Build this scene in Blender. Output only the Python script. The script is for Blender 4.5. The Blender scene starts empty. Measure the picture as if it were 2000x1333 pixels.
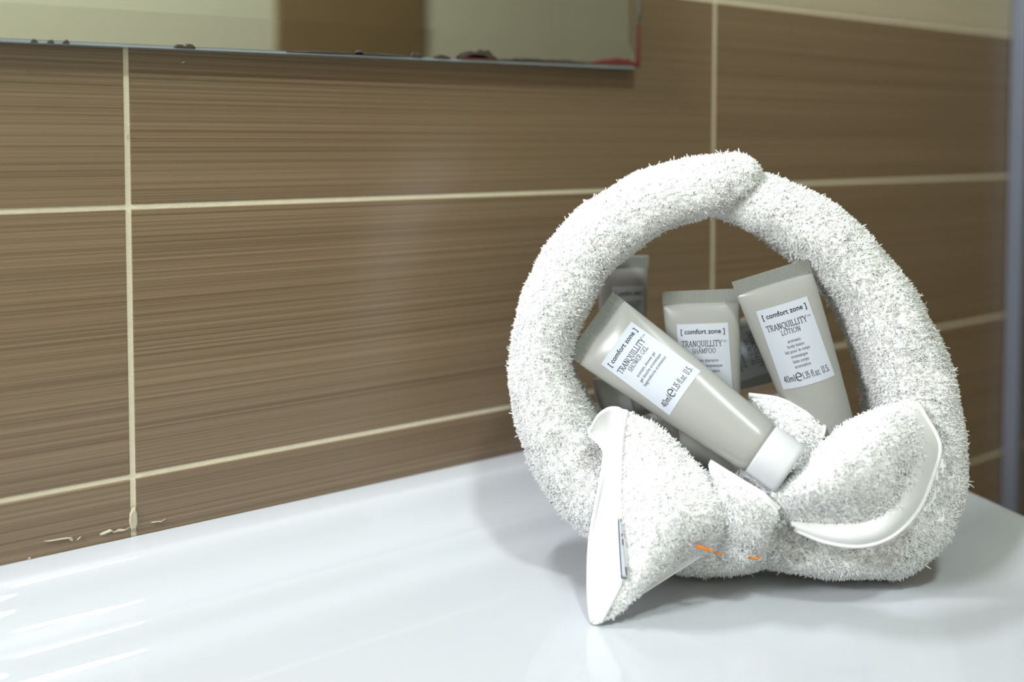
import bpy, bmesh, math, random
import numpy as np
from mathutils import Vector, Matrix

random.seed(7)
rng = np.random.default_rng(11)
sc = bpy.context.scene
COL = sc.collection

# ------------------------------------------------------------------ camera
F_PX, YAW, PITCH, PP_Y, CAM_D, CAM_H = 1850.0, 0.5904, 0.0416, 357.58, 0.5477, 0.253
FWD = np.array([math.sin(YAW) * math.cos(PITCH), math.cos(YAW) * math.cos(PITCH), -math.sin(PITCH)])
RGT = np.array([math.cos(YAW), -math.sin(YAW), 0.0])
UPV = np.cross(RGT, FWD)
CAM = np.array([0.0, -CAM_D, CAM_H])
cd = bpy.data.cameras.new('camera')
cam = bpy.data.objects.new('camera', cd)
COL.objects.link(cam)
cam.matrix_world = Matrix(((RGT[0], UPV[0], -FWD[0], CAM[0]), (RGT[1], UPV[1], -FWD[1], CAM[1]),
                           (RGT[2], UPV[2], -FWD[2], CAM[2]), (0, 0, 0, 1)))
cd.sensor_width = 36.0
cd.lens = F_PX * 36.0 / 2000.0
cd.shift_y = -(666.5 - PP_Y) / 2000.0
cd.clip_start = 0.01
cd.dof.use_dof = True
cd.dof.focus_distance = 0.53
cd.dof.aperture_fstop = 3.0
sc.camera = cam

# ------------------------------------------------------------------ light
w = bpy.data.worlds.new('world')
sc.world = w
w.use_nodes = True
w.node_tree.nodes['Background'].inputs[0].default_value = (0.8, 0.86, 0.9, 1)
w.node_tree.nodes['Background'].inputs[1].default_value = 0.15
sc.view_settings.view_transform = 'Standard'
sc.view_settings.look = 'None'
sc.view_settings.exposure = 0.25
sc.view_settings.gamma = 1.0
sc.view_settings.use_curve_mapping = False
sc.cycles.use_denoising = True
sc.cycles.use_adaptive_sampling = True
sc.cycles.adaptive_threshold = 0.02
sc.cycles.caustics_reflective = False
sc.cycles.caustics_refractive = False
sc.cycles.diffuse_bounces = 10
sc.cycles.max_bounces = 14
sc.cycles.transparent_max_bounces = 12


def area_light(name, loc, target, size, power, color, shape='DISK', size_y=None):
    l = bpy.data.lights.new(name, 'AREA')
    l.shape = shape
    l.size = size
    if size_y:
        l.size_y = size_y
    l.energy = power
    l.color = color
    o = bpy.data.objects.new(name, l)
    COL.objects.link(o)
    o.location = loc
    o.rotation_euler = (Vector(target) - Vector(loc)).to_track_quat('-Z', 'Y').to_euler()
    return o


area_light('side_wall_light', (-1.10, -0.27, 1.02), (0.2, -0.27, 0.1), 0.34, 22.5, (0.95, 0.985, 1.0))
area_light('ceiling_light', (0.12, -0.95, 1.50), (0.12, -0.95, 0.0), 0.16, 13.0, (0.87, 1.0, 0.95))
KEY_LOC, KEY_POWER = (0.17, -0.045, 0.66), 2.2

# ------------------------------------------------------------------ helpers


def at(px, py, depth):
    """world point at a depth along the optical axis under a photo pixel"""
    return CAM + (RGT * ((px - 1000) / F_PX) - UPV * ((py - PP_Y) / F_PX) + FWD) * depth


def tag(o, label=None, cat=None, group=None, kind=None):
    if label:
        o['label'] = label
    if cat:
        o['category'] = cat
    if group:
        o['group'] = group
    if kind:
        o['kind'] = kind
    return o


def empty(name, loc=(0, 0, 0)):
    o = bpy.data.objects.new(name, None)
    COL.objects.link(o)
    o.location = loc
    o.empty_display_size = 0.02
    return o


def link(name, me, mat=None, parent=None, smooth=False):
    o = bpy.data.objects.new(name, me)
    COL.objects.link(o)
    if mat and not me.materials:
        me.materials.append(mat)
    if smooth:
        me.polygons.foreach_set('use_smooth', [True] * len(me.polygons))
    if parent:
        o.parent = parent
        # geometry is written in world space: undo the parent's placement
        if parent.type == 'EMPTY' or parent.parent or parent.location.length > 0:
            o.matrix_parent_inverse = world_of(parent).inverted()
    return o


def world_of(o):
    m = Matrix.LocRotScale(o.location, o.rotation_euler, o.scale)
    if o.parent:
        m = world_of(o.parent) @ o.matrix_parent_inverse @ m
    return m


def mesh_from(name, verts, faces, mat=None, parent=None, smooth=False):
    me = bpy.data.meshes.new(name)
    me.from_pydata([tuple(v) for v in verts], [], faces)
    me.update()
    return link(name, me, mat, parent, smooth)


def box_bm(bm, x0, x1, y0, y1, z0, z1):
    vs = [bm.verts.new(p) for p in ((x0, y0, z0), (x1, y0, z0), (x1, y1, z0), (x0, y1, z0),
                                    (x0, y0, z1), (x1, y0, z1), (x1, y1, z1), (x0, y1, z1))]
    for f in ((0, 3, 2, 1), (4, 5, 6, 7), (0, 1, 5, 4), (1, 2, 6, 5), (2, 3, 7, 6), (3, 0, 4, 7)):
        bm.faces.new([vs[i] for i in f])


def box(name, x0, x1, y0, y1, z0, z1, mat, parent=None, bevel=0.0):
    bm = bmesh.new()
    box_bm(bm, x0, x1, y0, y1, z0, z1)
    if bevel:
        bmesh.ops.bevel(bm, geom=bm.edges[:], offset=bevel, segments=2, profile=0.5, affect='EDGES')
    me = bpy.data.meshes.new(name)
    bm.to_mesh(me)
    bm.free()
    return link(name, me, mat, parent)


def catmull(P, n):
    """resample control points along axis 0"""
    P = np.asarray(P, float)
    m = len(P)
    if m == 2:
        t = np.linspace(0, 1, n).reshape((-1,) + (1,) * (P.ndim - 1))
        return P[0] * (1 - t) + P[1] * t
    Q = np.concatenate([[2 * P[0] - P[1]], P, [2 * P[-1] - P[-2]]])
    out = []
    for u in np.linspace(0, m - 1, n):
        i = min(int(u), m - 2)
        t = u - i
        a, b, c, d = Q[i], Q[i + 1], Q[i + 2], Q[i + 3]
        out.append(0.5 * (2 * b + (c - a) * t + (2 * a - 5 * b + 4 * c - d) * t * t + (3 * b - a - 3 * c + d) * t ** 3))
    return np.array(out)


# smooth 3-D noise: a sum of random plane waves
_NW = [(rng.normal(size=3), rng.uniform(0, 6.28)) for _ in range(14)]


def wave_noise(P, freq, k=0):
    P = np.asarray(P)
    s = 0
    for i in range(6):
        d, ph = _NW[(i + k) % 14]
        s = s + np.sin(P @ (d * freq) + ph + k)
    return s / 3.5


def grid_mesh(name, G, mat, parent, thick=0.0, toward=None, smooth=True):
    """G: nu x nv x 3 grid; with a thickness it becomes a closed sheet. The front side faces `toward`."""
    nu, nv = G.shape[:2]
    du = np.gradient(G, axis=0)
    dv = np.gradient(G, axis=1)
    N = np.cross(du, dv)
    N /= np.linalg.norm(N, axis=2, keepdims=True) + 1e-12
    tw = np.array(toward if toward is not None else -FWD)
    flip = (N @ tw).mean() < 0
    if flip:
        N = -N
    idx = np.arange(nu * nv).reshape(nu, nv)
    faces = []
    for i in range(nu - 1):
        for j in range(nv - 1):
            q = (idx[i, j], idx[i + 1, j], idx[i + 1, j + 1], idx[i, j + 1])
            faces.append(tuple(int(k) for k in (q[::-1] if flip else q)))
    verts = G.reshape(-1, 3)
    nfront = len(faces)
    if thick:
        B = G - N * thick
        off = nu * nv
        verts = np.concatenate([verts, B.reshape(-1, 3)])
        faces += [tuple(k + off for k in f[::-1]) for f in faces]
        ring = [idx[i, 0] for i in range(nu)] + [idx[nu - 1, j] for j in range(1, nv)] + \
               [idx[i, nv - 1] for i in range(nu - 2, -1, -1)] + [idx[0, j] for j in range(nv - 2, 0, -1)]
        ring = [int(k) for k in ring]
        for a, b in zip(ring, ring[1:] + ring[:1]):
            q = (a, b, b + off, a + off)
            faces.append(q[::-1] if not flip else q)
    o = mesh_from(name, verts, faces, mat, parent, smooth)
    o.data.update()
    return o


def loft(rows, nu, nv):
    """rows of (px, py, depth) control points -> world grid"""
    C = np.array([[at(*p) for p in r] for r in rows])
    A = catmull(C, nu)
    return np.swapaxes(catmull(np.swapaxes(A, 0, 1), nv), 0, 1)


def tri_data(me):
    me.calc_loop_triangles()
    n = len(me.loop_triangles)
    t = np.zeros(n * 3, int)
    me.loop_triangles.foreach_get('vertices', t)
    v = np.zeros(len(me.vertices) * 3)
    me.vertices.foreach_get('co', v)
    vn = np.zeros(len(me.vertices) * 3)
    me.vertices.foreach_get('normal', vn)
    return v.reshape(-1, 3), vn.reshape(-1, 3), t.reshape(-1, 3)


def pile(src, parent, per_mm2, length, radius, mat, lean=0.9, zmin=0.0004, keep=None):
    """terry pile: thousands of little bent cotton loops standing on the cloth, as real geometry"""
    V, VN, T = tri_data(src.data)
    A, B, C = V[T[:, 0]], V[T[:, 1]], V[T[:, 2]]
    ar = 0.5 * np.linalg.norm(np.cross(B - A, C - A), axis=1)
    n = int(ar.sum() * 1e6 * per_mm2)
    pick = rng.choice(len(T), n, p=ar / ar.sum())
    r1 = np.sqrt(rng.random(n))[:, None]
    r2 = rng.random(n)[:, None]
    P = A[pick] * (1 - r1) + B[pick] * (r1 * (1 - r2)) + C[pick] * (r1 * r2)
    N = VN[T[pick, 0]] * (1 - r1) + VN[T[pick, 1]] * (r1 * (1 - r2)) + VN[T[pick, 2]] * (r1 * r2)
    N /= np.linalg.norm(N, axis=1, keepdims=True) + 1e-9
    if keep is not None:
        k = keep(P, N)
        P, N = P[k], N[k]
        n = len(P)
    # lean in clumps
    L = np.stack([wave_noise(P, 260, 1), wave_noise(P, 260, 4), wave_noise(P, 260, 8)], 1)
    L = L * 0.55 + rng.normal(size=(n, 3)) * 0.55
    D1 = N + L * lean * 0.7
    D1 /= np.linalg.norm(D1, axis=1, keepdims=True)
    D2 = N * 0.55 + L * lean * 1.5 + rng.normal(size=(n, 3)) * 0.35
    D2 /= np.linalg.norm(D2, axis=1, keepdims=True)
    ln = (length * rng.uniform(0.6, 1.3, n) * (1 + 0.18 * wave_noise(P, 120, 3)))[:, None]
    ln = np.where(rng.random((n, 1)) < 0.035, ln * 1.7, ln)
    P0 = P - N * radius
    P1 = P + D1 * ln * 0.55
    P2 = P1 + D2 * ln * 0.45
    X = np.cross(D1, rng.normal(size=(n, 3)))
    X /= np.linalg.norm(X, axis=1, keepdims=True) + 1e-9
    Y = np.cross(D1, X)
    rr = radius * rng.uniform(0.75, 1.25, n)[:, None]
    rings = []
    for p, k in ((P0, 1.0), (P1, 1.05), (P2, 0.55)):
        for a in range(3):
            c, s = math.cos(a * 2.0944), math.sin(a * 2.0944)
            q = p + (X * c + Y * s) * rr * k
            q[:, 2] = np.maximum(q[:, 2], zmin)
            rings.append(q)
    W = np.stack(rings, 1).reshape(-1, 3)          # n*9
    base = (np.arange(n) * 9)[:, None]
    f = []
    for r in range(2):
        for a in range(3):
            b = (a + 1) % 3
            f.append(np.concatenate([base + r * 3 + a, base + r * 3 + b, base + r * 3 + 3 + b], 1))
            f.append(np.concatenate([base + r * 3 + a, base + r * 3 + 3 + b, base + r * 3 + 3 + a], 1))
    f.append(np.concatenate([base + 6, base + 7, base + 8], 1))
    T3 = np.concatenate(f).astype(np.int32)
    me = bpy.data.meshes.new('terry_pile')
    me.vertices.add(len(W))
    me.vertices.foreach_set('co', W.ravel())
    me.loops.add(T3.size)
    me.loops.foreach_set('vertex_index', T3.ravel())
    me.polygons.add(len(T3))
    me.polygons.foreach_set('loop_start', np.arange(0, T3.size, 3, dtype=np.int32))
    me.polygons.foreach_set('use_smooth', np.ones(len(T3), bool))
    me.update(calc_edges=True)
    o = link('terry_pile', me, mat, parent)
    tag(o, kind='stuff')
    return o


# ------------------------------------------------------------------ materials


def srgb(r, g, b):
    f = lambda c: (c / 255 / 12.92) if c / 255 <= 0.04045 else ((c / 255 + 0.055) / 1.055) ** 2.4
    return (f(r), f(g), f(b), 1)


def mat(name, color, rough=0.5, spec=0.5, metal=0.0, coat=0.0, sheen=0.0, noise=None, bump=None):
    m = bpy.data.materials.new(name)
    m.use_nodes = True
    nt = m.node_tree
    b = nt.nodes['Principled BSDF']
    b.inputs['Base Color'].default_value = color
    b.inputs['Roughness'].default_value = rough
    b.inputs['Specular IOR Level'].default_value = spec
    b.inputs['Metallic'].default_value = metal
    b.inputs['Coat Weight'].default_value = coat
    b.inputs['Coat Roughness'].default_value = 0.08
    b.inputs['Sheen Weight'].default_value = sheen
    if noise or bump:
        tc = nt.nodes.new('ShaderNodeTexCoord')
        if noise:
            scale, amt = noise
            n = nt.nodes.new('ShaderNodeTexNoise')
            n.inputs['Scale'].default_value = scale
            n.inputs['Detail'].default_value = 5
            nt.links.new(tc.outputs['Object'], n.inputs['Vector'])
            mx = nt.nodes.new('ShaderNodeMix')
            mx.data_type = 'RGBA'
            mx.inputs[6].default_value = tuple(c * (1 - amt) for c in color[:3]) + (1,)
            mx.inputs[7].default_value = tuple(min(1, c * (1 + amt)) for c in color[:3]) + (1,)
            nt.links.new(n.outputs['Fac'], mx.inputs[0])
            nt.links.new(mx.outputs[2], b.inputs['Base Color'])
        if bump:
            scale, dist = bump
            n = nt.nodes.new('ShaderNodeTexNoise')
            n.inputs['Scale'].default_value = scale
            n.inputs['Detail'].default_value = 3
            nt.links.new(tc.outputs['Object'], n.inputs['Vector'])
            bp = nt.nodes.new('ShaderNodeBump')
            bp.inputs['Strength'].default_value = 0.6
            bp.inputs['Distance'].default_value = dist
            nt.links.new(n.outputs['Fac'], bp.inputs['Height'])
            nt.links.new(bp.outputs[0], b.inputs['Normal'])
    return m


def tile_material(name, base, dark, light, rough=0.4):
    """ribbed stoneware: fine uneven horizontal threads"""
    m = bpy.data.materials.new(name)
    m.use_nodes = True
    nt = m.node_tree
    b = nt.nodes['Principled BSDF']
    b.inputs['Roughness'].default_value = rough
    b.inputs['Specular IOR Level'].default_value = 0.65
    tc = nt.nodes.new('ShaderNodeTexCoord')
    oi = nt.nodes.new('ShaderNodeObjectInfo')
    add = nt.nodes.new('ShaderNodeVectorMath')
    add.operation = 'ADD'
    mul = nt.nodes.new('ShaderNodeVectorMath')
    mul.operation = 'SCALE'
    mul.inputs['Scale'].default_value = 3.0
    cmb = nt.nodes.new('ShaderNodeCombineXYZ')
    for k in range(3):
        nt.links.new(oi.outputs['Random'], cmb.inputs[k])
    nt.links.new(cmb.outputs[0], mul.inputs[0])
    nt.links.new(tc.outputs['Object'], add.inputs[0])
    nt.links.new(mul.outputs[0], add.inputs[1])
    outs = []
    for sx, sz, det in ((0.7, 520, 0), (1.6, 1500, 0), (2.0, 120, 2)):
        mp = nt.nodes.new('ShaderNodeMapping')
        mp.inputs['Scale'].default_value = (sx, 1, sz)
        nt.links.new(add.outputs[0], mp.inputs['Vector'])
        n = nt.nodes.new('ShaderNodeTexNoise')
        n.inputs['Scale'].default_value = 1.0
        n.inputs['Detail'].default_value = det
        nt.links.new(mp.outputs[0], n.inputs['Vector'])
        outs.append(n.outputs['Fac'])
    s1 = nt.nodes.new('ShaderNodeMath')
    s1.operation = 'MULTIPLY_ADD'
    s1.inputs[1].default_value = 0.60
    nt.links.new(outs[1], s1.inputs[0])
    s0 = nt.nodes.new('ShaderNodeMath')
    s0.operation = 'MULTIPLY'
    s0.inputs[1].default_value = 0.40
    nt.links.new(outs[0], s0.inputs[0])
    nt.links.new(s0.outputs[0], s1.inputs[2])
    cr = nt.nodes.new('ShaderNodeValToRGB')
    cr.color_ramp.elements[0].position = 0.30
    cr.color_ramp.elements[0].color = dark
    cr.color_ramp.elements[1].position = 0.70
    cr.color_ramp.elements[1].color = light
    e = cr.color_ramp.elements.new(0.5)
    e.color = base
    nt.links.new(s1.outputs[0], cr.inputs[0])
    nt.links.new(cr.outputs[0], b.inputs['Base Color'])
    bp = nt.nodes.new('ShaderNodeBump')
    bp.inputs['Strength'].default_value = 0.35
    bp.inputs['Distance'].default_value = 0.0004
    nt.links.new(s1.outputs[0], bp.inputs['Height'])
    nt.links.new(bp.outputs[0], b.inputs['Normal'])
    return m


M = {}
M['tile_brown'] = tile_material('brown_ribbed_tile', srgb(117, 98, 76), srgb(97, 80, 60), srgb(128, 109, 87), 0.29)
M['tile_cream'] = tile_material('cream_tile', srgb(176, 165, 143), srgb(170, 159, 137), srgb(182, 171, 149), 0.4)
M['grout'] = mat('grout', srgb(218, 208, 186), 0.9, 0.2, noise=(140, 0.10), bump=(900, 0.0006))
M['plaster'] = mat('plaster', srgb(232, 234, 228), 0.85, 0.2, noise=(3, 0.02))
M['plaster_green'] = mat('painted_wall', srgb(196, 190, 170), 0.85, 0.2, noise=(3, 0.02))
M['floor'] = mat('floor_tile', srgb(150, 135, 115), 0.4, noise=(6, 0.1))
M['ceramic'] = mat('white_glazed_ceramic', srgb(180, 183, 189), 0.025, 0.5)
M['mirror'] = mat('mirror_silver', (0.74, 0.78, 0.72, 1), 0.015, metal=1.0)
M['glass_edge'] = mat('ground_glass_edge', srgb(128, 138, 142), 0.18, 0.8, noise=(60, 0.15))
M['rust'] = mat('red_brown_corrosion', srgb(92, 34, 24), 0.7, noise=(700, 0.5))
M['rust_dark'] = mat('dark_corrosion', srgb(52, 42, 34), 0.7, noise=(900, 0.55))
M['terry'] = mat('white_terry_cotton', srgb(252, 252, 253), 1.0, 0.0)
def terry_material():
    m = mat('white_terry_cotton', srgb(254, 254, 254), 1.0, 0.0)
    nt = m.node_tree
    b = nt.nodes['Principled BSDF']
    tl = nt.nodes.new('ShaderNodeBsdfTranslucent')
    tl.inputs[0].default_value = srgb(254, 254, 255)
    mx = nt.nodes.new('ShaderNodeMixShader')
    mx.inputs[0].default_value = 0.5
    nt.links.new(b.outputs[0], mx.inputs[1])
    nt.links.new(tl.outputs[0], mx.inputs[2])
    nt.links.new(mx.outputs[0], nt.nodes['Material Output'].inputs[0])
    return m


M['terry_pile'] = terry_material()
M['weave'] = mat('white_flat_woven_cotton', srgb(234, 234, 236), 0.95, 0.15, bump=(2600, 0.0004))
M['tube'] = mat('taupe_glossy_plastic', srgb(147, 147, 144), 0.26, 0.32, noise=(25, 0.02))
M['crimp'] = mat('taupe_crimp_plastic', srgb(146, 147, 143), 0.32, 0.45)
M['cap'] = mat('white_matte_plastic', srgb(192, 194, 198), 0.45, 0.25)
M['label'] = mat('white_paper_label', srgb(178, 183, 194), 0.6, 0.2)
M['ink'] = mat('black_ink', srgb(24, 26, 36), 0.6, 0.2)
M['ink_soft'] = mat('grey_ink', srgb(70, 72, 86), 0.6, 0.2)
M['ink_tag'] = mat('tag_ink', srgb(40, 42, 60), 0.7, 0.2)
M['orange'] = mat('orange_thread', srgb(206, 120, 40), 0.8, 0.2, noise=(900, 0.3))
M['alu'] = mat('brushed_aluminium', srgb(122, 126, 142), 0.4, 0.4, metal=0.4)
M['lamp_white'] = mat('white_lacquer', srgb(230, 230, 228), 0.4)
M['sealant'] = mat('old_sealant', srgb(176, 168, 148), 0.8, noise=(500, 0.25))
M['brown_wall'] = mat('brown_panel', srgb(120, 98, 70), 0.5, noise=(12, 0.06))


def glass_material():
    m = bpy.data.materials.new('clear_shower_glass')
    m.use_nodes = True
    nt = m.node_tree
    nt.nodes.remove(nt.nodes['Principled BSDF'])
    out = nt.nodes['Material Output']
    tr = nt.nodes.new('ShaderNodeBsdfTransparent')
    tr.inputs[0].default_value = (0.965, 0.975, 0.975, 1)
    gl = nt.nodes.new('ShaderNodeBsdfGlossy')
    gl.inputs['Roughness'].default_value = 0.03
    lw = nt.nodes.new('ShaderNodeLayerWeight')
    lw.inputs['Blend'].default_value = 0.5
    pw = nt.nodes.new('ShaderNodeMath')
    pw.operation = 'POWER'
    pw.inputs[1].default_value = 5.0
    nt.links.new(lw.outputs['Facing'], pw.inputs[0])
    fr = nt.nodes.new('ShaderNodeMath')
    fr.operation = 'MULTIPLY_ADD'
    fr.inputs[1].default_value = 0.9
    fr.inputs[2].default_value = 0.04
    nt.links.new(pw.outputs[0], fr.inputs[0])
    mx = nt.nodes.new('ShaderNodeMixShader')
    nt.links.new(fr.outputs[0], mx.inputs[0])
    nt.links.new(tr.outputs[0], mx.inputs[1])
    nt.links.new(gl.outputs[0], mx.inputs[2])
    nt.links.new(mx.outputs[0], out.inputs[0])
    return m


M['glass'] = glass_material()

# ------------------------------------------------------------------ the room
X0, X1, Y0, Z0, Z1 = -1.25, 1.95, -1.40, -0.85, 1.55
wall = box('wall_back', X0, X1, 0.0007, 0.12, Z0, Z1, M['grout'])
tag(wall, kind='structure')
tag(box('wall_front', X0, X1, Y0 - 0.1, Y0, Z0, Z1, M['plaster_green']), kind='structure')
tag(box('wall_left', X0 - 0.1, X0, Y0 - 0.1, 0.12, Z0, Z1, M['plaster']), kind='structure')
tag(box('wall_right', X1, X1 + 0.1, Y0 - 0.1, 0.12, Z0, Z1, M['brown_wall']), kind='structure')
tag(box('floor', X0 - 0.1, X1 + 0.1, Y0 - 0.1, 0.12, Z0 - 0.1, Z0, M['floor']), kind='structure')
tag(box('ceiling', X0 - 0.1, X1 + 0.1, Y0 - 0.1, 0.12, Z1, Z1 + 0.1, M['plaster']), kind='structure')
tag(box('door_1', 0.694, 1.038, Y0, Y0 + 0.012, Z0, 1.25, M['brown_wall'], bevel=0.003), kind='structure')

# tiles, each a bevelled slab of its own, 450 x 150 mm
TW, TH, JX, JZ, GAP = 0.4503, 0.150, 0.1138, CAM_H - 0.0348, 0.0030


def tile_mesh(wd, ht, m, name='tile'):
    bm = bmesh.new()
    box_bm(bm, -wd / 2, wd / 2, 0.0, 0.007, -ht / 2, ht / 2)
    front = [e for e in bm.edges if all(abs(v.co.y) < 1e-6 for v in e.verts)]
    bmesh.ops.bevel(bm, geom=front, offset=0.0004, segments=2, profile=0.5, affect='EDGES')
    me = bpy.data.meshes.new(name)
    bm.to_mesh(me)
    bm.free()
    me.materials.append(m)
    return me


me_brown = tile_mesh(TW - GAP, TH - GAP, M['tile_brown'])
me_cream = tile_mesh(TW - GAP, TH - GAP, M['tile_cream'])
for r in range(-7, 9):
    z0 = JZ + r * TH
    if z0 < Z0 or z0 + TH > Z1 + 0.02:
        continue
    for c in range(-3, 4):
        x0 = JX + c * TW
        if x0 < X0 or x0 + TW > X1:
            continue
        o = bpy.data.objects.new('tile', me_brown if r < 1 else me_cream)
        COL.objects.link(o)
        o.parent = wall
        o.location = (x0 + TW / 2, random.uniform(-0.00025, 0.00025), z0 + TH / 2)

# ------------------------------------------------------------------ washbasin deck
back_prof = [(0.0, .0345), (.008, .0347), (.016, .0347), (.0215, .0343), (.0253, .0326), (.029, .0287), (.034, .0226), (.040, .0172), (.046, .0141),
             (.0500, .0131), (.0535, .0127), (.0560, .0117), (.0590, .0090), (.063, .0050), (.067, .0024), (.072, .0008),
             (.080, .0001), (.09, 0.0), (.13, 0.0), (.2, 0.0), (.3, 0.0), (.4, 0.0), (.46, 0.0)]
side_prof = [(0.0, .0170), (.0025, .0196), (.007, .0202), (.012, .0186), (.018, .0145), (.026, .0090), (.036, .0045), (.048, .0016), (.062, .0003),
             (.075, 0.0), (.12, 0.0), (.2, 0.0), (.35, 0.0), (.6, 0.0), (1.0, 0.0), (1.35, 0.0)]


def dense(prof, k):
    P = np.array(prof)
    return catmull(P, (len(P) - 1) * k + 1)


bp_, sp_ = dense(back_prof, 4), dense(side_prof, 3)
bp_[:, 1] = np.maximum(bp_[:, 1], 0)
sp_[:, 1] = np.maximum(sp_[:, 1], 0)
G = np.zeros((len(bp_), len(sp_), 3))
for i, (yb, zb) in enumerate(bp_):
    xr = 0.6095 + (-yb + 0.1855) * (0.0148 / 0.0539)
    for j, (s, zs) in enumerate(sp_):
        G[i, j] = (xr - s, -yb - 0.0004, (zb ** 4 + zs ** 4) ** 0.25)
nu, nv = G.shape[:2]
idx = np.arange(nu * nv).reshape(nu, nv)
faces = [(int(idx[i, j]), int(idx[i, j + 1]), int(idx[i + 1, j + 1]), int(idx[i + 1, j])) for i in range(nu - 1) for j in range(nv - 1)]
verts = [tuple(v) for v in G.reshape(-1, 3)]
ring = [idx[0, j] for j in range(nv)] + [idx[i, nv - 1] for i in range(1, nu)] + [idx[nu - 1, j] for j in range(nv - 2, -1, -1)] + \
       [idx[i, 0] for i in range(nu - 2, 0, -1)]
ring = [int(k) for k in ring]
off = len(verts)
for k in ring:
    v = verts[k]
    verts.append((v[0], v[1], -0.11))
for a in range(len(ring)):
    b = (a + 1) % len(ring)
    faces.append((ring[b], ring[a], off + a, off + b))
faces.append(tuple(off + a for a in range(len(ring))))
basin = mesh_from('washbasin', verts, faces, M['ceramic'], None, True)
bm = bmesh.new()
bm.from_mesh(basin.data)
bmesh.ops.recalc_face_normals(bm, faces=bm.faces[:])
for e in bm.edges:
    if len(e.link_faces) == 2 and e.calc_face_angle() > 0.9:
        e.smooth = False
bm.to_mesh(basin.data)
bm.free()
tag(basin, 'glossy white ceramic washbasin deck with raised ledge along the tiled wall', 'washbasin')

# old sealant crumbs where the vertical joint meets the basin


def blob(name, pts, y, depth, m, parent):
    """flat irregular crumb: polygon in the wall plane (x, z), with a little depth"""
    n = len(pts)
    vs = [(p[0], y, p[1]) for p in pts] + [(p[0] * 0.7 + sum(q[0] for q in pts) / n * 0.3, y - depth, p[1] * 0.7 + sum(q[1] for q in pts) / n * 0.3) for p in pts]
    fs = [tuple(range(n, 2 * n))[::-1], tuple(range(n))]
    for a in range(n):
        b = (a + 1) % n
        fs.append((a, b, n + b, n + a))
    return mesh_from(name, vs, fs, m, parent)


def wall_xz(px, py, y=0.0):
    v = RGT * ((px - 1000) / F_PX) - UPV * ((py - PP_Y) / F_PX) + FWD
    p = CAM + v * ((y + CAM_D) / v[1])
    return (p[0], p[2])


def streak(pxs, wd, name, m, parent, depth=0.0009):
    top = [(x, y - wd * random.uniform(.4, 1.2)) for x, y in pxs]
    bot = [(x, y + wd * random.uniform(.4, 1.2)) for x, y in pxs][::-1]
    return blob(name, [wall_xz(*p) for p in top + bot], -0.0002, depth, m, parent)


blob('sealant_crumb', [wall_xz(*p) for p in ((256, 1038), (252, 1020), (253, 1004), (258, 992), (264, 990), (268, 1004), (269, 1022), (265, 1038))][::-1], -0.0001, 0.0010, M['sealant'], wall)
for pts, wd in (([(195, 1044), (205, 1040), (215, 1036), (222, 1040), (232, 1036), (246, 1036), (254, 1031)], 2.2),
                ([(85, 1058), (110, 1054), (128, 1051), (140, 1050), (143, 1056)], 1.1),
                ([(150, 1055), (158, 1048)], 0.9), ([(295, 1021), (305, 1019), (316, 1019), (324, 1014)], 1.4),
                ([(55, 1091), (60, 1090)], 2.0), ([(354, 122), (360, 121)], 2.6), ([(248, 262), (252, 266)], 1.6)):
    streak(pts, wd, 'sealant_crumb', M['sealant'], wall)

# ------------------------------------------------------------------ mirror
mir = empty('wall_mirror', (0.4742, -0.008, 0.3085))
tag(mir, 'frameless wall mirror with corroded lower edge on brown tiles', 'mirror')
mir.rotation_euler = (0, -math.radians(0.62), 0)
MW, MH, BV = 1.05, 0.72, 0.0195
Mi = world_of(mir)


def mworld(x, y, z):
    return tuple(Mi @ Vector((x, y, z)))


# local: x to the left is negative, z up, face at y = -0.004
mesh_from('mirror_pane', [mworld(*p) for p in ((-MW + BV, -.004, BV), (-BV * .6, -.004, BV), (-BV * .6, -.004, MH - BV), (-MW + BV, -.004, MH - BV))],
          [(0, 1, 2, 3)], M['mirror'], mir)
b0, b1 = -.004, -.0031
o_, i_ = 0.0017, BV
mesh_from('mirror_bevel', [mworld(*p) for p in ((-MW, b1, o_), (-.001, b1, o_), (-.001, b1, MH), (-MW, b1, MH),
                                               (-MW + BV, b0, i_), (-BV * .6, b0, i_), (-BV * .6, b0, MH - BV), (-MW + BV, b0, MH - BV))],
          [(0, 1, 5, 4), (1, 2, 6, 5), (2, 3, 7, 6), (3, 0, 4, 7)], M['mirror'], mir)
bm = bmesh.new()
box_bm(bm, -MW, 0, -.0030, .0075, 0, MH)
me = bpy.data.meshes.new('glass_edge')
bm.to_mesh(me)
bm.free()
me.transform(Mi)
link('glass_edge', me, M['glass_edge'], mir)


def patch(pts, m, depth=0.0004):
    P = [wall_xz(px, py, -0.0118) for px, py in pts]
    return blob('corrosion_patch', P, -0.0117, depth, m, mir)


def ragged(x0, x1, y0, h, n, m):
    """corroded fringe growing up from the mirror's lower edge"""
    yb = lambda x: 80 + (x / 1250.0) * 48.5
    top = []
    for k in range(n + 1):
        x = x0 + (x1 - x0) * k / n
        e = min(k, n - k) / n * 2
        top.append((x, yb(x) - 1.5 - h * min(1, e * 1.8 + .15) * random.uniform(.55, 1.0)))
    bot = [(x1, yb(x1) + .5), (x0, yb(x0) + .5)]
    return patch(top + bot, m)


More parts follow.
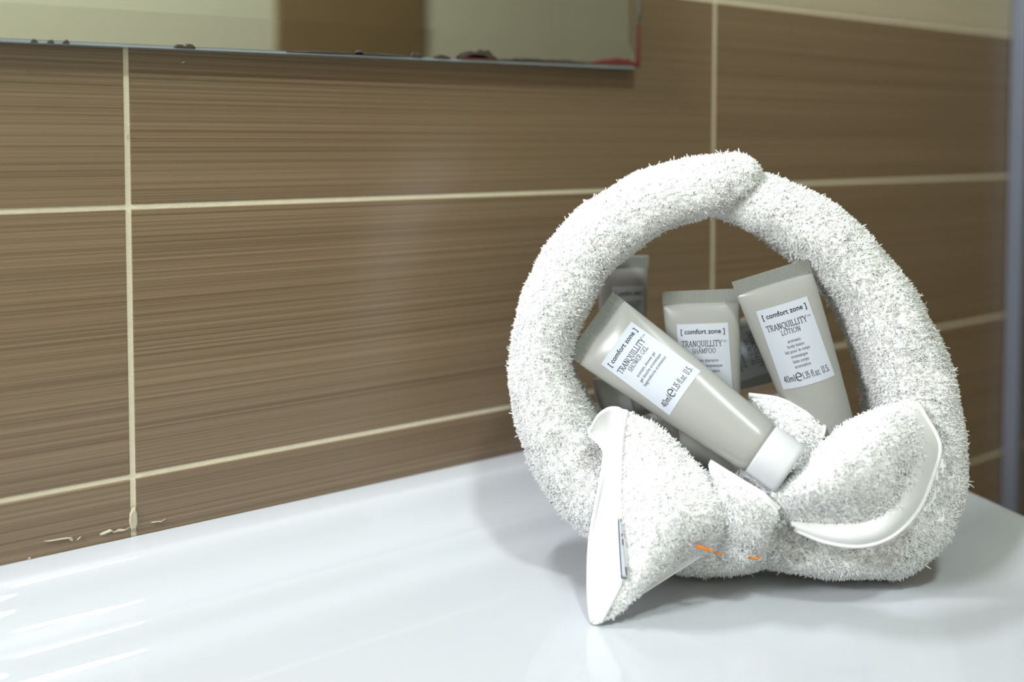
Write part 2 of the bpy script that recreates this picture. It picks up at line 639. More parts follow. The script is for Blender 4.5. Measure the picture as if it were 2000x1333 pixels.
ragged(893, 972, 0, 21, 9, M['rust_dark'])
ragged(900, 968, 0, 9, 7, M['rust'])
ragged(1152, 1246, 0, 13, 10, M['rust'])
ragged(340, 362, 0, 9, 4, M['rust_dark'])
ragged(360, 382, 0, 8, 4, M['rust_dark'])
ragged(122, 136, 0, 8, 3, M['rust_dark'])
ragged(60, 74, 0, 6, 3, M['rust_dark'])
ragged(92, 106, 0, 6, 3, M['rust_dark'])
ragged(848, 880, 0, 6, 6, M['rust_dark'])
ragged(800, 826, 0, 9, 4, M['rust_dark'])
ragged(972, 1155, 0, 5, 26, M['rust_dark'])
ragged(560, 800, 0, 4, 30, M['rust_dark'])
ragged(690, 712, 0, 8, 4, M['rust_dark'])
patch([(1250, 133), (1240, 132), (1243, 112), (1244, 92), (1246, 70), (1247, 48), (1250, 44), (1251, 90)], M['rust'])
patch([(1248, 44), (1250, 20), (1251, 0), (1252.5, 0), (1252, 40)], M['rust_dark'])

# ------------------------------------------------------------------ shower glass
sg = empty('shower_screen', (1.0125, 0, Z0))
tag(sg, 'clear glass shower screen with grey metal wall profile at right', 'shower screen')
box('glass_pane', 1.0105, 1.0165, -0.85, -0.004, Z0 + 0.02, 1.1, M['glass'], sg)
box('wall_profile', 1.0068, 1.0198, -0.016, -0.0006, Z0 + 0.01, 1.1, M['alu'], sg, bevel=0.001)

# ------------------------------------------------------------------ added bar lamp above the frame: key light replacing ceiling light off the mirror
lp = empty('added_key_lamp', (KEY_LOC[0], 0, KEY_LOC[2]))
tag(lp, 'added unseen white bar lamp on the wall mirror, giving the key light', 'lamp')
kl = np.array(KEY_LOC)
aim = np.array((0.44, -0.24, 0.0))
ax = (aim - kl) / np.linalg.norm(aim - kl)


def lathe(name, prof, origin, axis, m, parent, n=32, smooth=True):
    axis = Vector(axis).normalized()
    q = axis.to_track_quat('Z', 'Y')
    vs, fs = [], []
    for (r, h) in prof:
        for k in range(n):
            a = 2 * math.pi * k / n
            vs.append(tuple(q @ Vector((r * math.cos(a), r * math.sin(a), h)) + Vector(origin)))
    for i in range(len(prof) - 1):
        for k in range(n):
            b = (k + 1) % n
            fs.append((i * n + k, i * n + b, (i + 1) * n + b, (i + 1) * n + k))
    return mesh_from(name, vs, fs, m, parent, smooth)


box('added_lamp_housing', kl[0] - .085, kl[0] + .085, -0.075, -0.022, kl[2] + .008, kl[2] + .042, M['lamp_white'], lp, bevel=0.004)
lathe('arm', [(.006, 0), (.006, .025)], (kl[0], 0.0, kl[2] + .025), (0, -1, 0), M['alu'], lp, 16)
kk = area_light('added_key_light', tuple(kl), (kl[0] + .10, aim[1], aim[2]), 0.13, KEY_POWER, (0.95, 0.975, 1.0), 'RECTANGLE', 0.022)
kk.parent = lp
kk.matrix_parent_inverse = world_of(lp).inverted()

# ------------------------------------------------------------------ towel basket
ZR = 0.56
base = at(1440, 1108, ZR)
towel = empty('towel_basket', (base[0], base[1], 0.0))
tag(towel, 'white terry towel rolled into a round basket with a knotted bow', 'towel')


def roll(name, pts, n_len, n_sec, cap_start, cap_end):
    """rolled towel: sections (px, py, radius px, depth centre, depth half) swept along their centre line"""
    C = catmull(np.array(pts, float), n_len)
    W = np.array([at(c[0], c[1], c[3]) for c in C])
    tang = np.gradient(W, axis=0)
    tang /= np.linalg.norm(tang, axis=1, keepdims=True)
    vs, fs = [], []
    scale = np.ones(n_len)
    L = np.concatenate([[0], np.cumsum(np.linalg.norm(np.diff(W, axis=0), axis=1))])
    for flag, dist in ((cap_start, L), (cap_end, L[-1] - L)):
        if flag:
            rr = 0.013
            k = np.clip(dist / rr, 0, 1)
            scale = np.minimum(scale, np.sqrt(np.clip(1 - (1 - k) ** 2, 0.0025, 1)))
    for i in range(n_len):
        dpt = -FWD - tang[i] * (tang[i] @ -FWD)
        dpt /= np.linalg.norm(dpt)
        rad = np.cross(tang[i], dpt)
        rm = (C[i, 2] - 6.5) * C[i, 3] / F_PX * scale[i]
        hm = (C[i, 4] - 0.002) * scale[i]
        for k in range(n_sec):
            a = 2 * math.pi * k / n_sec
            ca, sa = math.cos(a), math.sin(a)
            sup = (abs(ca) ** 2.4 + abs(sa) ** 2.4) ** (-1 / 2.4)
            vs.append(W[i] + rad * ca * sup * rm + dpt * sa * sup * hm)
    vs = np.array(vs)
    cen = np.repeat(W, n_sec, axis=0)
    out = vs - cen
    out /= np.linalg.norm(out, axis=1, keepdims=True) + 1e-9
    vs = vs + out * (wave_noise(vs, 90, 2) * 0.0011 + wave_noise(vs, 210, 5) * 0.0006)[:, None]
    vs[:, 2] = np.maximum(vs[:, 2], 0.0014)
    for i in range(n_len - 1):
        for k in range(n_sec):
            b = (k + 1) % n_sec
            fs.append((i * n_sec + k, i * n_sec + b, (i + 1) * n_sec + b, (i + 1) * n_sec + k))
    fs.append(tuple(range(n_sec))[::-1])
    fs.append(tuple((n_len - 1) * n_sec + k for k in range(n_sec)))
    o = mesh_from(name, vs, fs, M['terry'], towel, True)
    bm = bmesh.new()
    bm.from_mesh(o.data)
    bmesh.ops.recalc_face_normals(bm, faces=bm.faces[:])
    bm.to_mesh(o.data)
    bm.free()
    return o


left_pts = [(1490, 1035, 62, ZR, .030), (1400, 1046, 64, ZR, .032), (1300, 1035, 70, ZR, .034), (1190, 975, 80, ZR, .034), (1112, 872, 84, ZR, .032),
            (1066, 770, 73, ZR, .030), (1057, 690, 63, ZR, .028), (1084, 590, 68, ZR, .028), (1150, 480, 68, ZR, .028), (1262, 396, 64, ZR, .027),
            (1350, 372, 60, ZR - .002, .026), (1410, 356, 58, ZR - .005, .024), (1455, 345, 50, ZR - .009, .020), (1486, 340, 42, ZR - .011, .016)]
right_pts = [(1392, 372, 50, ZR + .006, .022), (1470, 392, 57, ZR + .002, .026), (1578, 448, 68, ZR, .029), (1648, 512, 70, ZR, .030),
             (1706, 590, 72, ZR, .030), (1744, 670, 78, ZR, .031), (1770, 760, 82, ZR, .032), (1786, 860, 84, ZR, .033), (1772, 960, 88, ZR, .034),
             (1722, 1026, 84, ZR, .034), (1640, 1045, 74, ZR - .004, .034), (1560, 1042, 70, ZR - .006, .032), (1490, 1035, 62, ZR, .030)]
lr = roll('rolled_loop', left_pts, 120, 44, False, True)
rr_ = roll('rolled_loop', right_pts, 110, 44, False, False)
tag(lr, 'left half of the rolled loop, overlapping at the top')
tag(rr_, 'right half of the rolled loop')
for o in (lr, rr_):
    pile(o, o, 0.95, 0.0022, 0.00038, M['terry_pile'])

# knot in the middle of the bow


def lump(name, c, rx, ry, rz, tilt=0.0, seed=0, mat_=None):
    bm = bmesh.new()
    bmesh.ops.create_icosphere(bm, subdivisions=4, radius=1.0)
    cx = at(*c)
    k = c[2] / F_PX
    ct, st = math.cos(tilt), math.sin(tilt)
    for v in bm.verts:
        a, b, d = v.co.x * rx * k, v.co.z * ry * k, v.co.y * rz
        a, b = a * ct - b * st, a * st + b * ct
        p = cx + RGT * a + UPV * b + FWD * d
        n = float(wave_noise(p[None] , 150, seed)[0])
        p = cx + (p - cx) * (1 + 0.07 * n)
        p[2] = max(p[2], 0.0014)
        v.co = p
    me = bpy.data.meshes.new(name)
    bm.to_mesh(me)
    bm.free()
    return link(name, me, mat_ or M['terry'], towel, True)


kn = lump('knot', (1440, 1012, .528), 62, 78, .022, 0.15, 3)
pile(kn, kn, 0.95, 0.0023, 0.00038, M['terry_pile'])

# left bow end: a trumpet of cloth, hem facing left, tip on the deck
front = [
    [(1222, 802, .521), (1290, 836, .518), (1350, 894, .516), (1400, 945, .512), (1440, 965, .512)],
    [(1214, 850, .513), (1290, 892, .508), (1350, 940, .503), (1410, 968, .504), (1455, 985, .508)],
    [(1209, 940, .507), (1285, 960, .497), (1345, 990, .495), (1405, 1005, .500), (1455, 1010, .508)],
    [(1211, 1030, .501), (1280, 1030, .493), (1340, 1035, .494), (1395, 1040, .503), (1445, 1038, .513)],
    [(1218, 1115, .497), (1262, 1105, .494), (1310, 1085, .497), (1372, 1066, .508), (1425, 1062, .520)],
    [(1168, 1222, .4965), (1215, 1194, .4975), (1278, 1135, .501), (1345, 1090, .512), (1410, 1075, .524)],
]
Gf = loft(front, 54, 46)
Gf[..., 2] = np.maximum(Gf[..., 2], 0.003)
fl = grid_mesh('bow_flap', Gf, M['terry'], towel, 0.0035)
tag(fl, 'left end of the bow, hanging to the basin')


def front_only(P, N):
    return (N @ -FWD) > -0.7


pile(fl, fl, 1.1, 0.0019, 0.00035, M['terry_pile'], lean=1.15, keep=front_only)
# inside of the trumpet: flat woven hem seen from the left, curling over at the top
inner = [
    [(1222, 801, .521), (1208, 797, .520), (1190, 798, .520), (1172, 810, .519), (1157, 832, .518)],
    [(1214, 838, .515), (1203, 842, .523), (1188, 845, .526), (1169, 846, .524), (1152, 848, .517)],
    [(1211, 872, .511), (1207, 876, .515), (1200, 880, .519), (1191, 883, .520), (1180, 884, .517)],
    [(1209, 940, .507), (1200, 942, .510), (1190, 944, .513), (1181, 944, .514), (1172, 945, .514)],
    [(1211, 1030, .501), (1198, 1032, .508), (1182, 1036, .514), (1166, 1042, .518), (1153, 1048, .520)],
    [(1218, 1115, .497), (1200, 1118, .502), (1182, 1122, .506), (1164, 1126, .509), (1149, 1130, .511)],
    [(1196, 1180, .4965), (1186, 1183, .498), (1175, 1186, .500), (1163, 1189, .501), (1152, 1192, .502)],
    [(1168, 1223, .4965), (1166, 1224, .4965), (1164, 1225, .4965), (1161, 1225, .4968), (1159, 1224, .497)],
]
Gi = loft(inner, 60, 26)
Gi[..., 2] = np.maximum(Gi[..., 2], 0.002)
hb = grid_mesh('hem_band', Gi, M['weave'], fl, 0.0012)
tag(hb, 'flat woven hem of the left bow end')
# hem cord along the front edge
cordP = np.concatenate([Gi[:, 0]])


def cord(name, P, r, m, parent, n=8, per=1):
    P = np.asarray(P)
    tg = np.gradient(P, axis=0)
    vs, fs = [], []
    for i in range(len(P)):
        t = tg[i] / (np.linalg.norm(tg[i]) + 1e-9)
        a = np.cross(t, FWD)
        a /= np.linalg.norm(a) + 1e-9
        b = np.cross(t, a)
        for k in range(n):
            an = 2 * math.pi * k / n
            vs.append(P[i] + (a * math.cos(an) + b * math.sin(an)) * r)
    for i in range(len(P) - 1):
        for k in range(n):
            q = (k + 1) % n
            fs.append((i * n + k, i * n + q, (i + 1) * n + q, (i + 1) * n + k))
    fs.append(tuple(range(n)))
    fs.append(tuple((len(P) - 1) * n + k for k in range(n))[::-1])
    return mesh_from(name, vs, fs, m, parent, True)


cord('hem_edge', Gf[:, 0] - FWD * 0.0006, 0.0017, M['weave'], fl)
cord('hem_edge', Gi[:, -1] - FWD * 0.0002, 0.0010, M['weave'], fl)
# rear panel of the trumpet, closing it towards the knot
rear = [[r[-1], ((r[-1][0] + k[0]) / 2, (r[-1][1] + k[1]) / 2, (r[-1][2] + k[2]) / 2 + .004), k] for r, k in zip(
    inner, [(1430, 985, .530), (1430, 995, .530), (1430, 1005, .530), (1425, 1015, .530), (1420, 1030, .530), (1410, 1045, .530), (1400, 1060, .528), (1395, 1070, .526)])]
Gr = loft(rear[2:], 40, 24)
Gr[..., 2] = np.maximum(Gr[..., 2], 0.002)
grid_mesh('rear_panel', Gr, M['terry'], fl, 0.0015)

# right bow end: a shell opening to the upper right, smooth hem along its rim
shell = [
    [(1508, 945, .512), (1560, 915, .506), (1620, 852, .506), (1690, 808, .514), (1786, 780, .524)],
    [(1506, 955, .506), (1570, 925, .495), (1640, 872, .494), (1720, 820, .502), (1806, 812, .523)],
    [(1506, 962, .504), (1580, 930, .489), (1660, 890, .487), (1745, 862, .496), (1834, 868, .521)],
    [(1506, 968, .503), (1590, 945, .487), (1670, 925, .485), (1745, 915, .494), (1822, 926, .516)],
    [(1506, 974, .503), (1590, 962, .488), (1665, 958, .487), (1730, 968, .495), (1792, 996, .509)],
    [(1506, 980, .504), (1585, 978, .492), (1645, 988, .493), (1698, 1012, .499), (1742, 1046, .503)],
    [(1506, 986, .505), (1565, 990, .498), (1612, 1004, .500), (1650, 1028, .502), (1680, 1066, .502)],
    [(1506, 990, .507), (1540, 996, .503), (1572, 1008, .504), (1598, 1028, .504), (1612, 1058, .503)],
    [(1506, 994, .510), (1520, 1000, .507), (1534, 1008, .506), (1545, 1020, .506), (1552, 1034, .506)],
]
Gs = loft(shell, 64, 60)
tcol = np.linspace(0, 1, 60)
vcut = np.interp(np.linspace(0, 1, 64), [0, .15, .3, .5, .62, .75, .9, 1], [.97, .90, .89, .87, .80, .72, .70, .72])


def rows_between(Gq, lo, hi, n):
    out = np.zeros((Gq.shape[0], n, 3))
    for i in range(Gq.shape[0]):
        for c in range(3):
            out[i, :, c] = np.interp(np.linspace(lo[i], hi[i], n), tcol, Gq[i, :, c])
    return out


Gt = rows_between(Gs, np.zeros(64), vcut + .02, 50)
sh = grid_mesh('bow_flap', Gt, M['terry'], towel, 0.006)
tag(sh, 'right end of the bow, opened like a shell')
pile(sh, sh, 1.1, 0.0019, 0.00035, M['terry_pile'], lean=1.15, keep=front_only)
Ghem = rows_between(Gs, vcut - .03, np.ones(64), 18)
wq = np.linspace(0, 1, 18)[None, :, None]
fat = np.interp(np.linspace(0, 1, 64), [0, .3, .55, .75, 1], [.0008, .0010, .0022, .0042, .0030])[:, None, None]
Ghem = Ghem - FWD * (0.0006 + fat * np.sin(np.pi * np.clip(wq * 1.05, 0, 1)) ** 0.8)
hh = grid_mesh('hem_band', Ghem, M['weave'], sh, 0.0025)
tag(hh, 'flat woven hem of the right bow end')
cord('hem_edge', Ghem[:, -1], 0.0013, M['weave'], sh)

# fold of hem wrapped under the front tube's cap, and a corner standing up behind the cap
wrap = [
    [(1386, 902, .512), (1418, 922, .508), (1450, 942, .503), (1490, 966, .500), (1520, 992, .502)],
    [(1392, 930, .504), (1422, 946, .499), (1455, 964, .496), (1492, 986, .495), (1518, 1010, .499)],
    [(1402, 965, .502), (1430, 980, .498), (1458, 1000, .496), (1486, 1020, .497), (1505, 1035, .502)],
    [(1405, 1020, .506), (1430, 1030, .502), (1455, 1042, .501), (1476, 1056, .503), (1490, 1068, .508)],
    [(1405, 1062, .518), (1428, 1070, .514), (1450, 1080, .514), (1466, 1088, .516), (1478, 1092, .520)],
]
Gw = loft(wrap, 40, 40)
wf = grid_mesh('knot_wrap', Gw, M['terry'], towel, 0.003)
tag(wf, 'cloth wrapped round the knot, its hem under the white cap')
pile(wf, wf, 1.1, 0.0019, 0.00035, M['terry_pile'], lean=1.15, keep=lambda P, N: ((N @ -FWD) > -0.2) & (np.min(np.linalg.norm(P[:, None, :] - Gw[0][None, ::3], axis=2), axis=1) > .004))
cord('hem_edge', Gw[0] - FWD * .0002, 0.0014, M['weave'], wf)
corner = [
    [(1462, 772, .552), (1510, 778, .548), (1540, 788, .546), (1572, 806, .542), (1610, 828, .540)],
    [(1480, 800, .548), (1515, 808, .540), (1545, 818, .536), (1575, 830, .535), (1607, 848, .536)],
    [(1490, 850, .545), (1520, 860, .534), (1545, 866, .530), (1570, 872, .530), (1592, 880, .532)],
    [(1490, 900, .545), (1515, 910, .532), (1535, 918, .527), (1552, 924, .526), (1568, 930, .526)],
    [(1480, 945, .545), (1500, 960, .532), (1512, 965, .526), (1524, 968, .524), (1535, 970, .522)],
]
Gc = loft(corner, 40, 40)
cf = grid_mesh('corner_flap', Gc, M['terry'], towel, 0.003)
tag(cf, 'corner of the towel standing up behind the cap')
pile(cf, cf, 1.1, 0.0015, 0.00035, M['terry_pile'], lean=1.15, keep=lambda P, N: (N @ -FWD) > 0.2)
cord('hem_edge', np.concatenate([Gc[0, :], Gc[1:14, -1]]), 0.0014, M['weave'], cf)

# back of the pouch: cloth slung across the loop behind the tubes
pouch = [
    [(1120, 790, .575), (1180, 800, .625), (1290, 815, .652), (1430, 822, .655), (1580, 830, .648), (1690, 850, .622), (1745, 860, .575)],
    [(1140, 880, .578), (1210, 905, .630), (1310, 920, .652), (1430, 925, .655), (1570, 925, .648), (1670, 920, .625), (1730, 910, .578)],
    [(1200, 960, .578), (1260, 980, .615), (1340, 995, .630), (1430, 1000, .632), (1540, 995, .628), (1620, 980, .612), (1680, 960, .578)],
    [(1260, 1030, .575), (1310, 1035, .590), (1370, 1040, .598), (1430, 1042, .600), (1500, 1042, .598), (1570, 1040, .590), (1620, 1035, .575)],
]
Gp = loft(pouch, 36, 60)
Gp[..., 2] = np.maximum(Gp[..., 2], 0.004)
pb = grid_mesh('pouch_back', Gp, M['terry'], towel, 0.004)
tag(pb, 'cloth slung behind the tubes')
pile(pb, pb, 0.35, 0.0020, 0.0005, M['terry_pile'], lean=1.1)

# sewn-in tag in the left hem and orange thread near the knot
tagG = loft([[(1207, 1012, .5000), (1212, 1012, .4990)], [(1209, 1060, .4975), (1216, 1060, .4965)], [(1213, 1128, .4950), (1224, 1128, .4935)]], 20, 4)
tg = grid_mesh('care_tag', tagG - FWD * 0.0012, M['label'], towel, 0.0004)
cord('tag_outline', [p for p in tagG[:, 0] - FWD * 0.0015] + [p for p in tagG[-1, 1:] - FWD * 0.0015], 0.00022, M['ink_tag'], tg, 6)
for k, (a, b) in enumerate(((0, 1), (6, 7), (8, 9), (9, 10), (16, 18))):
    P = tagG[a:b + 1, -1] - FWD * 0.0016
    cord('tag_print', P, 0.0003, M['ink_tag'], tg, 6)
for pts in ([(1360, 1066, .5075), (1372, 1071, .5065), (1390, 1076, .507)], [(1395, 1080, .509), (1410, 1084, .511)], [(1462, 1090, .516), (1472, 1092, .516), (1484, 1090, .516)]):
    cord('orange_thread', catmull(np.array([at(p[0], p[1], p[2] - .0085) for p in pts]), 8), 0.0009 if pts[0][0] == 1360 else 0.0006, M['orange'], towel, 6)

# ------------------------------------------------------------------ lettering


def arc(cx, cy, rx, ry, a0, a1, n=12):
    return [(cx + rx * math.cos(math.radians(a0 + (a1 - a0) * k / n)), cy + ry * math.sin(math.radians(a0 + (a1 - a0) * k / n))) for k in range(n + 1)]


def srf(*pts, w=.11):
    return [[(x - w, y), (x + w, y)] for x, y in pts]


GL = {
    'T': (.70, [[(.35, 0), (.35, 1)], [(0, .85), (.02, 1), (.68, 1), (.70, .85)]] + srf((.35, 0))),
    'R': (.70, [[(.14, 0), (.14, 1)], [(.14, 1), (.36, 1)] + arc(.36, .76, .22, .24, 90, -90) + [(.14, .52)], [(.34, .52), (.70, 0)]] + srf((.14, 0), (.08, 1))),
    'A': (.74, [[(.06, 0), (.36, 1)], [(.36, 1), (.68, 0)], [(.17, .36), (.55, .36)]] + srf((.06, 0), (.68, 0), w=.09)),
    'N': (.78, [[(.13, 0), (.13, 1)], [(.13, 1), (.65, 0)], [(.65, 0), (.65, 1)]] + srf((.13, 0), (.09, 1), (.65, 1))),
    'Q': (.86, [arc(.43, .5, .37, .5, 0, 360, 24), [(.40, .02), (.6, -.18), (.9, -.26)]]),
    'U': (.76, [[(.13, 1), (.13, .3)] + arc(.38, .3, .25, .3, 180, 360) + [(.63, 1)]] + srf((.13, 1), (.63, 1))),
    'I': (.30, [[(.15, 0), (.15, 1)]] + srf((.15, 0), (.15, 1))),
    'L': (.58, [[(.14, 1), (.14, 0), (.52, 0), (.56, .2)]] + srf((.14, 1), (.10, 0))),
    'Y': (.72, [[(.04, 1), (.36, .48)], [(.68, 1), (.36, .48)], [(.36, .48), (.36, 0)]] + srf((.06, 1), (.66, 1), (.36, 0), w=.1)),
    'S': (.56, [arc(.28, .74, .22, .26, 20, 270, 12) + arc(.28, .25, .24, .25, 90, -160, 12)]),
    'H': (.78, [[(.13, 0), (.13, 1)], [(.65, 0), (.65, 1)], [(.13, .52), (.65, .52)]] + srf((.13, 0), (.13, 1), (.65, 0), (.65, 1))),
    'O': (.86, [arc(.43, .5, .37, .5, 0, 360, 24)]),
    'W': (1.0, [[(.05, 1), (.28, 0)], [(.28, 0), (.5, .9)], [(.5, .9), (.73, 0)], [(.73, 0), (.95, 1)]] + srf((.06, 1), (.94, 1), w=.09)),
    'E': (.62, [[(.14, 0), (.14, 1)], [(.14, 1), (.54, 1), (.56, .84)], [(.14, .53), (.44, .53)], [(.14, 0), (.56, 0), (.6, .18)]]),
    'G': (.84, [arc(.45, .5, .38, .5, 40, 330, 20) + [(.78, .4)], [(.55, .42), (.86, .42)]]),
    'M': (.92, [[(.12, 0), (.14, 1)], [(.14, 1), (.46, .05)], [(.46, .05), (.78, 1)], [(.78, 1), (.80, 0)]] + srf((.12, 0), (.80, 0))),
    'P': (.64, [[(.14, 0), (.14, 1)], [(.14, 1), (.36, 1)] + arc(.36, .74, .23, .26, 90, -90) + [(.14, .48)]] + srf((.14, 0), (.08, 1))),
    '4': (.58, [[(.42, 0), (.42, 1), (.04, .3), (.56, .3)]]), '0': (.58, [arc(.29, .5, .23, .5, 0, 360, 20)]),
    '1': (.36, [[(.06, .86), (.19, 1), (.19, 0)]] + srf((.19, 0))),
    '3': (.54, [arc(.25, .75, .2, .25, 150, -90, 10) + arc(.25, .25, .23, .25, 90, -150, 10)]),
    '5': (.54, [[(.46, 1), (.13, 1), (.1, .56)] + arc(.25, .3, .23, .3, 110, -150, 12)]),
    'm': (.86, [[(.1, 0), (.1, .64)], [(.1, .5)] + arc(.26, .46, .16, .18, 160, 0, 8) + [(.42, 0)], [(.42, .46)] + arc(.58, .46, .16, .18, 170, 0, 8) + [(.74, 0)]]),
    'l': (.26, [[(.12, 0), (.12, 1.02)]] + srf((.12, 0), w=.08)),
    'e': (.80, [[(.06, .42), (.72, .42)] + arc(.39, .42, .34, .44, 0, 310, 22)]),
    'f': (.36, [[(.14, 0), (.14, .8)] + arc(.28, .82, .14, .18, 180, 50, 8), [(.02, .62), (.32, .62)]]),
    'o': (.54, [arc(.27, .32, .22, .33, 0, 360, 18)]), 'z': (.46, [[(.06, .62), (.42, .62), (.05, 0), (.44, 0)]]),
    '.': (.24, [[(.10, .0), (.10, .10)]]), ' ': (.30, []),
}


def serif_text(s, height, width, x, y, thick=.125, thin=.055):
    """text drawn with a broad nib -> (verts2d, faces), centred on x with its baseline at y"""
    adv = [GL[c][0] + .10 for c in s]
    k = width / (sum(adv) - .10)
    V, Fc, cx = [], [], x - width / 2
    for c, a in zip(s, adv):
        for st in GL[c][1]:
            for p, q in zip(st, st[1:]):
                dx, dy = q[0] - p[0], q[1] - p[1]
                l = math.hypot(dx, dy) or 1e-6
                th = math.atan2(dy, dx)
                wd = (thin + (thick - thin) * abs(math.sin(th - math.radians(22)))) / 2
                nx, ny = -dy / l * wd, dx / l * wd
                ex, ey = dx / l * .02, dy / l * .02
                b = len(V)
                for px, py in ((p[0] - ex + nx, p[1] - ey + ny), (p[0] - ex - nx, p[1] - ey - ny), (q[0] + ex - nx, q[1] + ey - ny), (q[0] + ex + nx, q[1] + ey + ny)):
                    V.append((cx + px * k, y + py * height))
                Fc.append((b, b + 1, b + 2, b + 3))
        cx += a * k
    return V, Fc


_txt = {}


def sans_text(s, width, x, y, height, bold=0.0, align='C'):
    """built-in face, fitted to a width and an x-height box"""
    key = (s, bold)
    if key not in _txt:
        cu = bpy.data.curves.new('lettering', 'FONT')
        cu.body = s
        cu.size = 1.0
        cu.resolution_u = 3
        cu.offset = bold
        o = bpy.data.objects.new('lettering', cu)
        COL.objects.link(o)
        bpy.context.view_layer.update()
        me = bpy.data.meshes.new_from_object(o.evaluated_get(bpy.context.evaluated_depsgraph_get()))
        V = np.array([v.co[:2] for v in me.vertices])
        Fs = [tuple(p.vertices) for p in me.polygons]
        bpy.data.objects.remove(o)
        bpy.data.curves.remove(cu)
        bpy.data.meshes.remove(me)
        _txt[key] = (V, Fs)
    V, Fs = _txt[key]
    x0, x1 = V[:, 0].min(), V[:, 0].max()
    k = width / (x1 - x0)
    return [((vx - x0) * k - width / 2 + x, y + vy * height) for vx, vy in V], Fs


# ------------------------------------------------------------------ tubes
R_T, T_CR, T_BODY, T_CAP = 0.0152, 0.0080, 0.1160, 0.1335
A0 = 0.0225


def tube_ab(t):
    u = min(max((t - T_CR) / (T_BODY - T_CR), 0), 1)
    b = 0.0007 + (R_T - 0.0007) * (0.80 * u ** 0.85 + 0.20 * (1 - math.exp(-u * 30)))
    a = A0 + (R_T - A0) * (u ** 1.25)
    return a, b


def tube_front(s, t, lift):
    a, b = tube_ab(t)
    q = min(abs(s) / a, 0.999)
    return (s, -t, b * math.sqrt(1 - q * q) + lift)


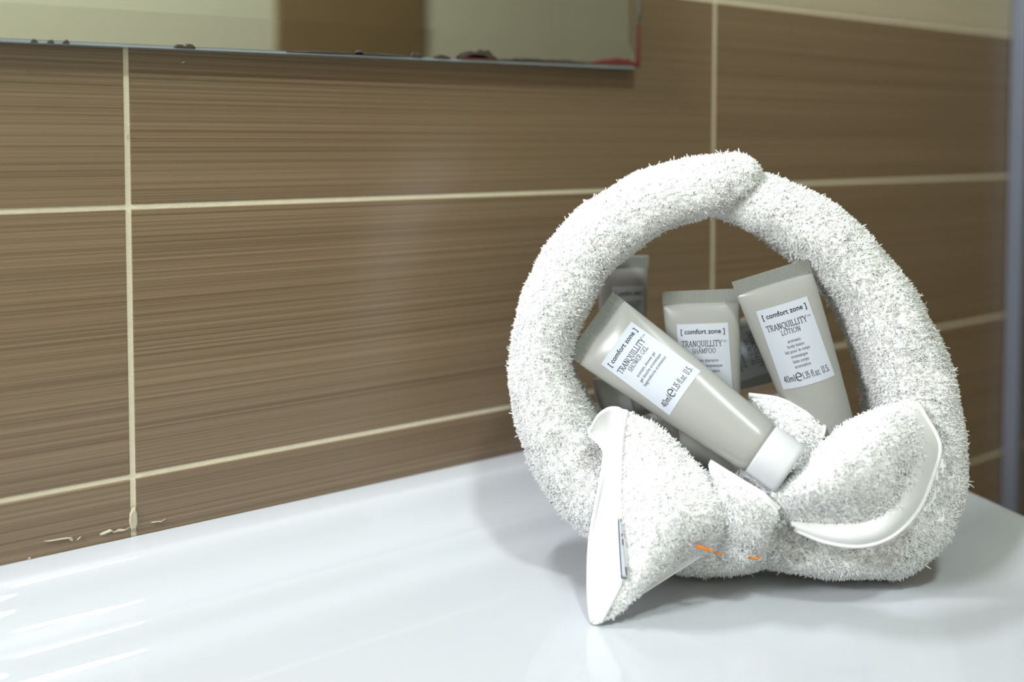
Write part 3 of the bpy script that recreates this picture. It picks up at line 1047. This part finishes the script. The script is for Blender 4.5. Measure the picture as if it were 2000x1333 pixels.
def tube(name, crimp, end, turn, label, lines, vol=True):
    p0, p1 = at(*crimp), at(*end)
    t = (p1 - p0) / np.linalg.norm(p1 - p0)
    mid = (p0 + p1) / 2
    n = CAM - mid
    n = n - t * (n @ t)
    n /= np.linalg.norm(n)
    s = np.cross(-t, n)
    if turn:
        c, si = math.cos(turn), math.sin(turn)
        n, s = n * c + s * si, s * c - n * si
    Rm = Matrix(((s[0], -t[0], n[0], p0[0]), (s[1], -t[1], n[1], p0[1]), (s[2], -t[2], n[2], p0[2]), (0, 0, 0, 1)))
    root = empty(name)
    root.matrix_world = Rm
    root.location, root.rotation_euler = Rm.to_translation(), Rm.to_euler()
    tag(root, label, 'tube', 'taupe toiletry tubes in the towel basket')
    Wm = world_of(root)

    def part(nm, V, Fc, m, par, smooth=True):
        V = [tuple(Wm @ Vector(v)) for v in V]
        return mesh_from(nm, V, Fc, m, par, smooth)

    # body: flat at the crimp, round at the shoulder
    nL, nS = 40, 48
    V, Fc = [], []
    for i in range(nL + 1):
        tt = T_CR - 0.0006 + (T_BODY - T_CR + 0.0006) * i / nL
        a, b = tube_ab(tt)
        if i >= nL - 1:
            a, b = a * (0.985 if i == nL - 1 else 0.93), b * (0.985 if i == nL - 1 else 0.93)
        for k in range(nS):
            an = 2 * math.pi * k / nS
            dent = 0.0
            V.append((a * math.cos(an), -tt, b * math.sin(an)))
    for i in range(nL):
        for k in range(nS):
            q = (k + 1) % nS
            Fc.append((i * nS + k, (i + 1) * nS + k, (i + 1) * nS + q, i * nS + q))
    Fc.append(tuple(range(nS)))
    Fc.append(tuple(nL * nS + k for k in range(nS))[::-1])
    part('body', V, Fc, M['tube'], root)
    # crimp: pressed flat seam with fine ribs
    nr = 45
    V, Fc = [], []
    for k in range(nr * 2 + 1):
        x = -A0 + 2 * A0 * k / (nr * 2)
        d = 0.00105 if k % 2 else 0.00050
        V += [(x, 0, d), (x, -T_CR, d), (x, 0, -d), (x, -T_CR, -d)]
    for k in range(nr * 2):
        a = k * 4
        b = a + 4
        Fc += [(a, a + 1, b + 1, b), (a + 2, b + 2, b + 3, a + 3), (a, b, b + 2, a + 2), (a + 1, a + 3, b + 3, b + 1)]
    Fc += [(0, 2, 3, 1), (nr * 8, nr * 8 + 1, nr * 8 + 3, nr * 8 + 2)]
    part('crimp', V, Fc, M['crimp'], root, False)
    # cap
    prof = [(0.0001, T_BODY - .001), (R_T * .90, T_BODY - .001), (R_T * .985, T_BODY - .0004), (R_T * 1.0, T_BODY + .0006), (R_T * .985, T_CAP - .003),
            (R_T * .965, T_CAP - .0012), (R_T * .90, T_CAP - .0003), (R_T * .8, T_CAP), (.0001, T_CAP)]
    V, Fc = [], []
    for r, h in prof:
        for k in range(nS):
            an = 2 * math.pi * k / nS
            V.append((r * math.cos(an), -h, r * math.sin(an)))
    for i in range(len(prof) - 1):
        for k in range(nS):
            q = (k + 1) % nS
            Fc.append((i * nS + k, (i + 1) * nS + k, (i + 1) * nS + q, i * nS + q))
    part('cap', V, Fc, M['cap'], root)
    # label and its print
    LW, LT, LL = 0.0298, 0.0195, 0.0475
    nx, ny = 14, 16
    V, Fc = [], []
    for j in range(ny + 1):
        for i in range(nx + 1):
            V.append(tube_front(-LW / 2 + LW * i / nx, LT + LL * j / ny, 0.00016))
    for j in range(ny):
        for i in range(nx):
            a = j * (nx + 1) + i
            Fc.append((a, a + nx + 1, a + nx + 2, a + 1))
    lab = part('paper_label', V, Fc, M['label'], root)
    V, Fc, V2, F2 = [], [], [], []

    def put(Vt, Ft, soft=False):
        A, B = (V2, F2) if soft else (V, Fc)
        off = len(A)
        A += [tube_front(x, LT + y, 0.00030) for x, y in Vt]
        B += [tuple(k + off for k in f) for f in Ft]

    def flip(Vt):
        return [(x, -y) for x, y in Vt]
    mm = 0.001
    a, b = sans_text('[ comfort zone ]', 25.5 * mm, 0, -5.9 * mm, 4.1 * mm, 0.012)
    put(flip(a), b)
    a, b = serif_text('TRANQUILLITY', 3.3 * mm, 23.2 * mm, -1.0 * mm, -13.2 * mm)
    put(flip(a), b)
    a, b = sans_text('TM', 2.2 * mm, 12.2 * mm, -11.0 * mm, 1.3 * mm)
    put(flip(a), b, True)
    ttl, wd = lines[0]
    a, b = serif_text(ttl, 2.7 * mm, wd * mm, 0, -17.0 * mm, .11, .05)
    put(flip(a), b)
    y = 22.0
    step = 2.95 if len(lines) > 5 else 3.05
    for txt, wd in lines[1:]:
        a, b = sans_text(txt, wd * mm, 0, -y * mm, 2.6 * mm)
        put(flip(a), b, True)
        y += step
    if vol:
        a, b = serif_text('40ml', 3.6 * mm, 6.4 * mm, -9.6 * mm, -43.6 * mm, .13, .06)
        put(flip(a), b)
        a, b = serif_text('e', 5.2 * mm, 3.6 * mm, -4.2 * mm, -43.9 * mm, .12, .05)
        put(flip(a), b)
        a, b = serif_text('1.35 fl.oz. U.S.', 3.6 * mm, 15.4 * mm, 5.6 * mm, -43.6 * mm, .13, .06)
        put(flip(a), b)
    tag(part('label_print', V, [f[::-1] for f in Fc], M['ink'], lab, False), kind='stuff')
    tag(part('label_print', V2, [f[::-1] for f in F2], M['ink_soft'], lab, False), kind='stuff')
    return root


GEL = [('SHOWER GEL', 16.5), ('aromatic shower gel', 16.5), ('gel douche aromatique', 19.0), ('bagnodoccia aromatico', 20.0)]
tube('shower_gel_tube', (1153, 633, .552), (1538, 915, .504), 0.0, 'taupe shower gel tube lying across the front with white cap showing', GEL)
tube('shampoo_tube', (1367, 567, .566), (1396, 1010, .555), 0.0, 'taupe shampoo tube standing upright in the middle',
     [('SHAMPOO', 13.5), ('aromatic shampoo', 16.0), ('shampooing aromatique', 20.0), ('shampoo aromatico', 17.0)])
tube('lotion_tube', (1503, 529, .548), (1655, 960, .552), 0.0, 'taupe body lotion tube leaning to the right of the shampoo',
     [('LOTION', 11.0), ('aromatic', 7.5), ('body lotion', 9.5), ('lait pour le corps', 14.0), ('aromatique', 9.5), ('latte corpo', 9.0), ('aromatico', 9.0)])
tube('shower_gel_tube', (1220, 500, .625), (1206, 945, .622), 0.80, 'shadowed taupe tube standing at the back left, behind the front one', GEL)
tube('toiletry_tube', (1562, 656, .596), (1166, 788, .588), 0.0, 'taupe tube lying sideways between shampoo and lotion, mostly hidden', GEL)
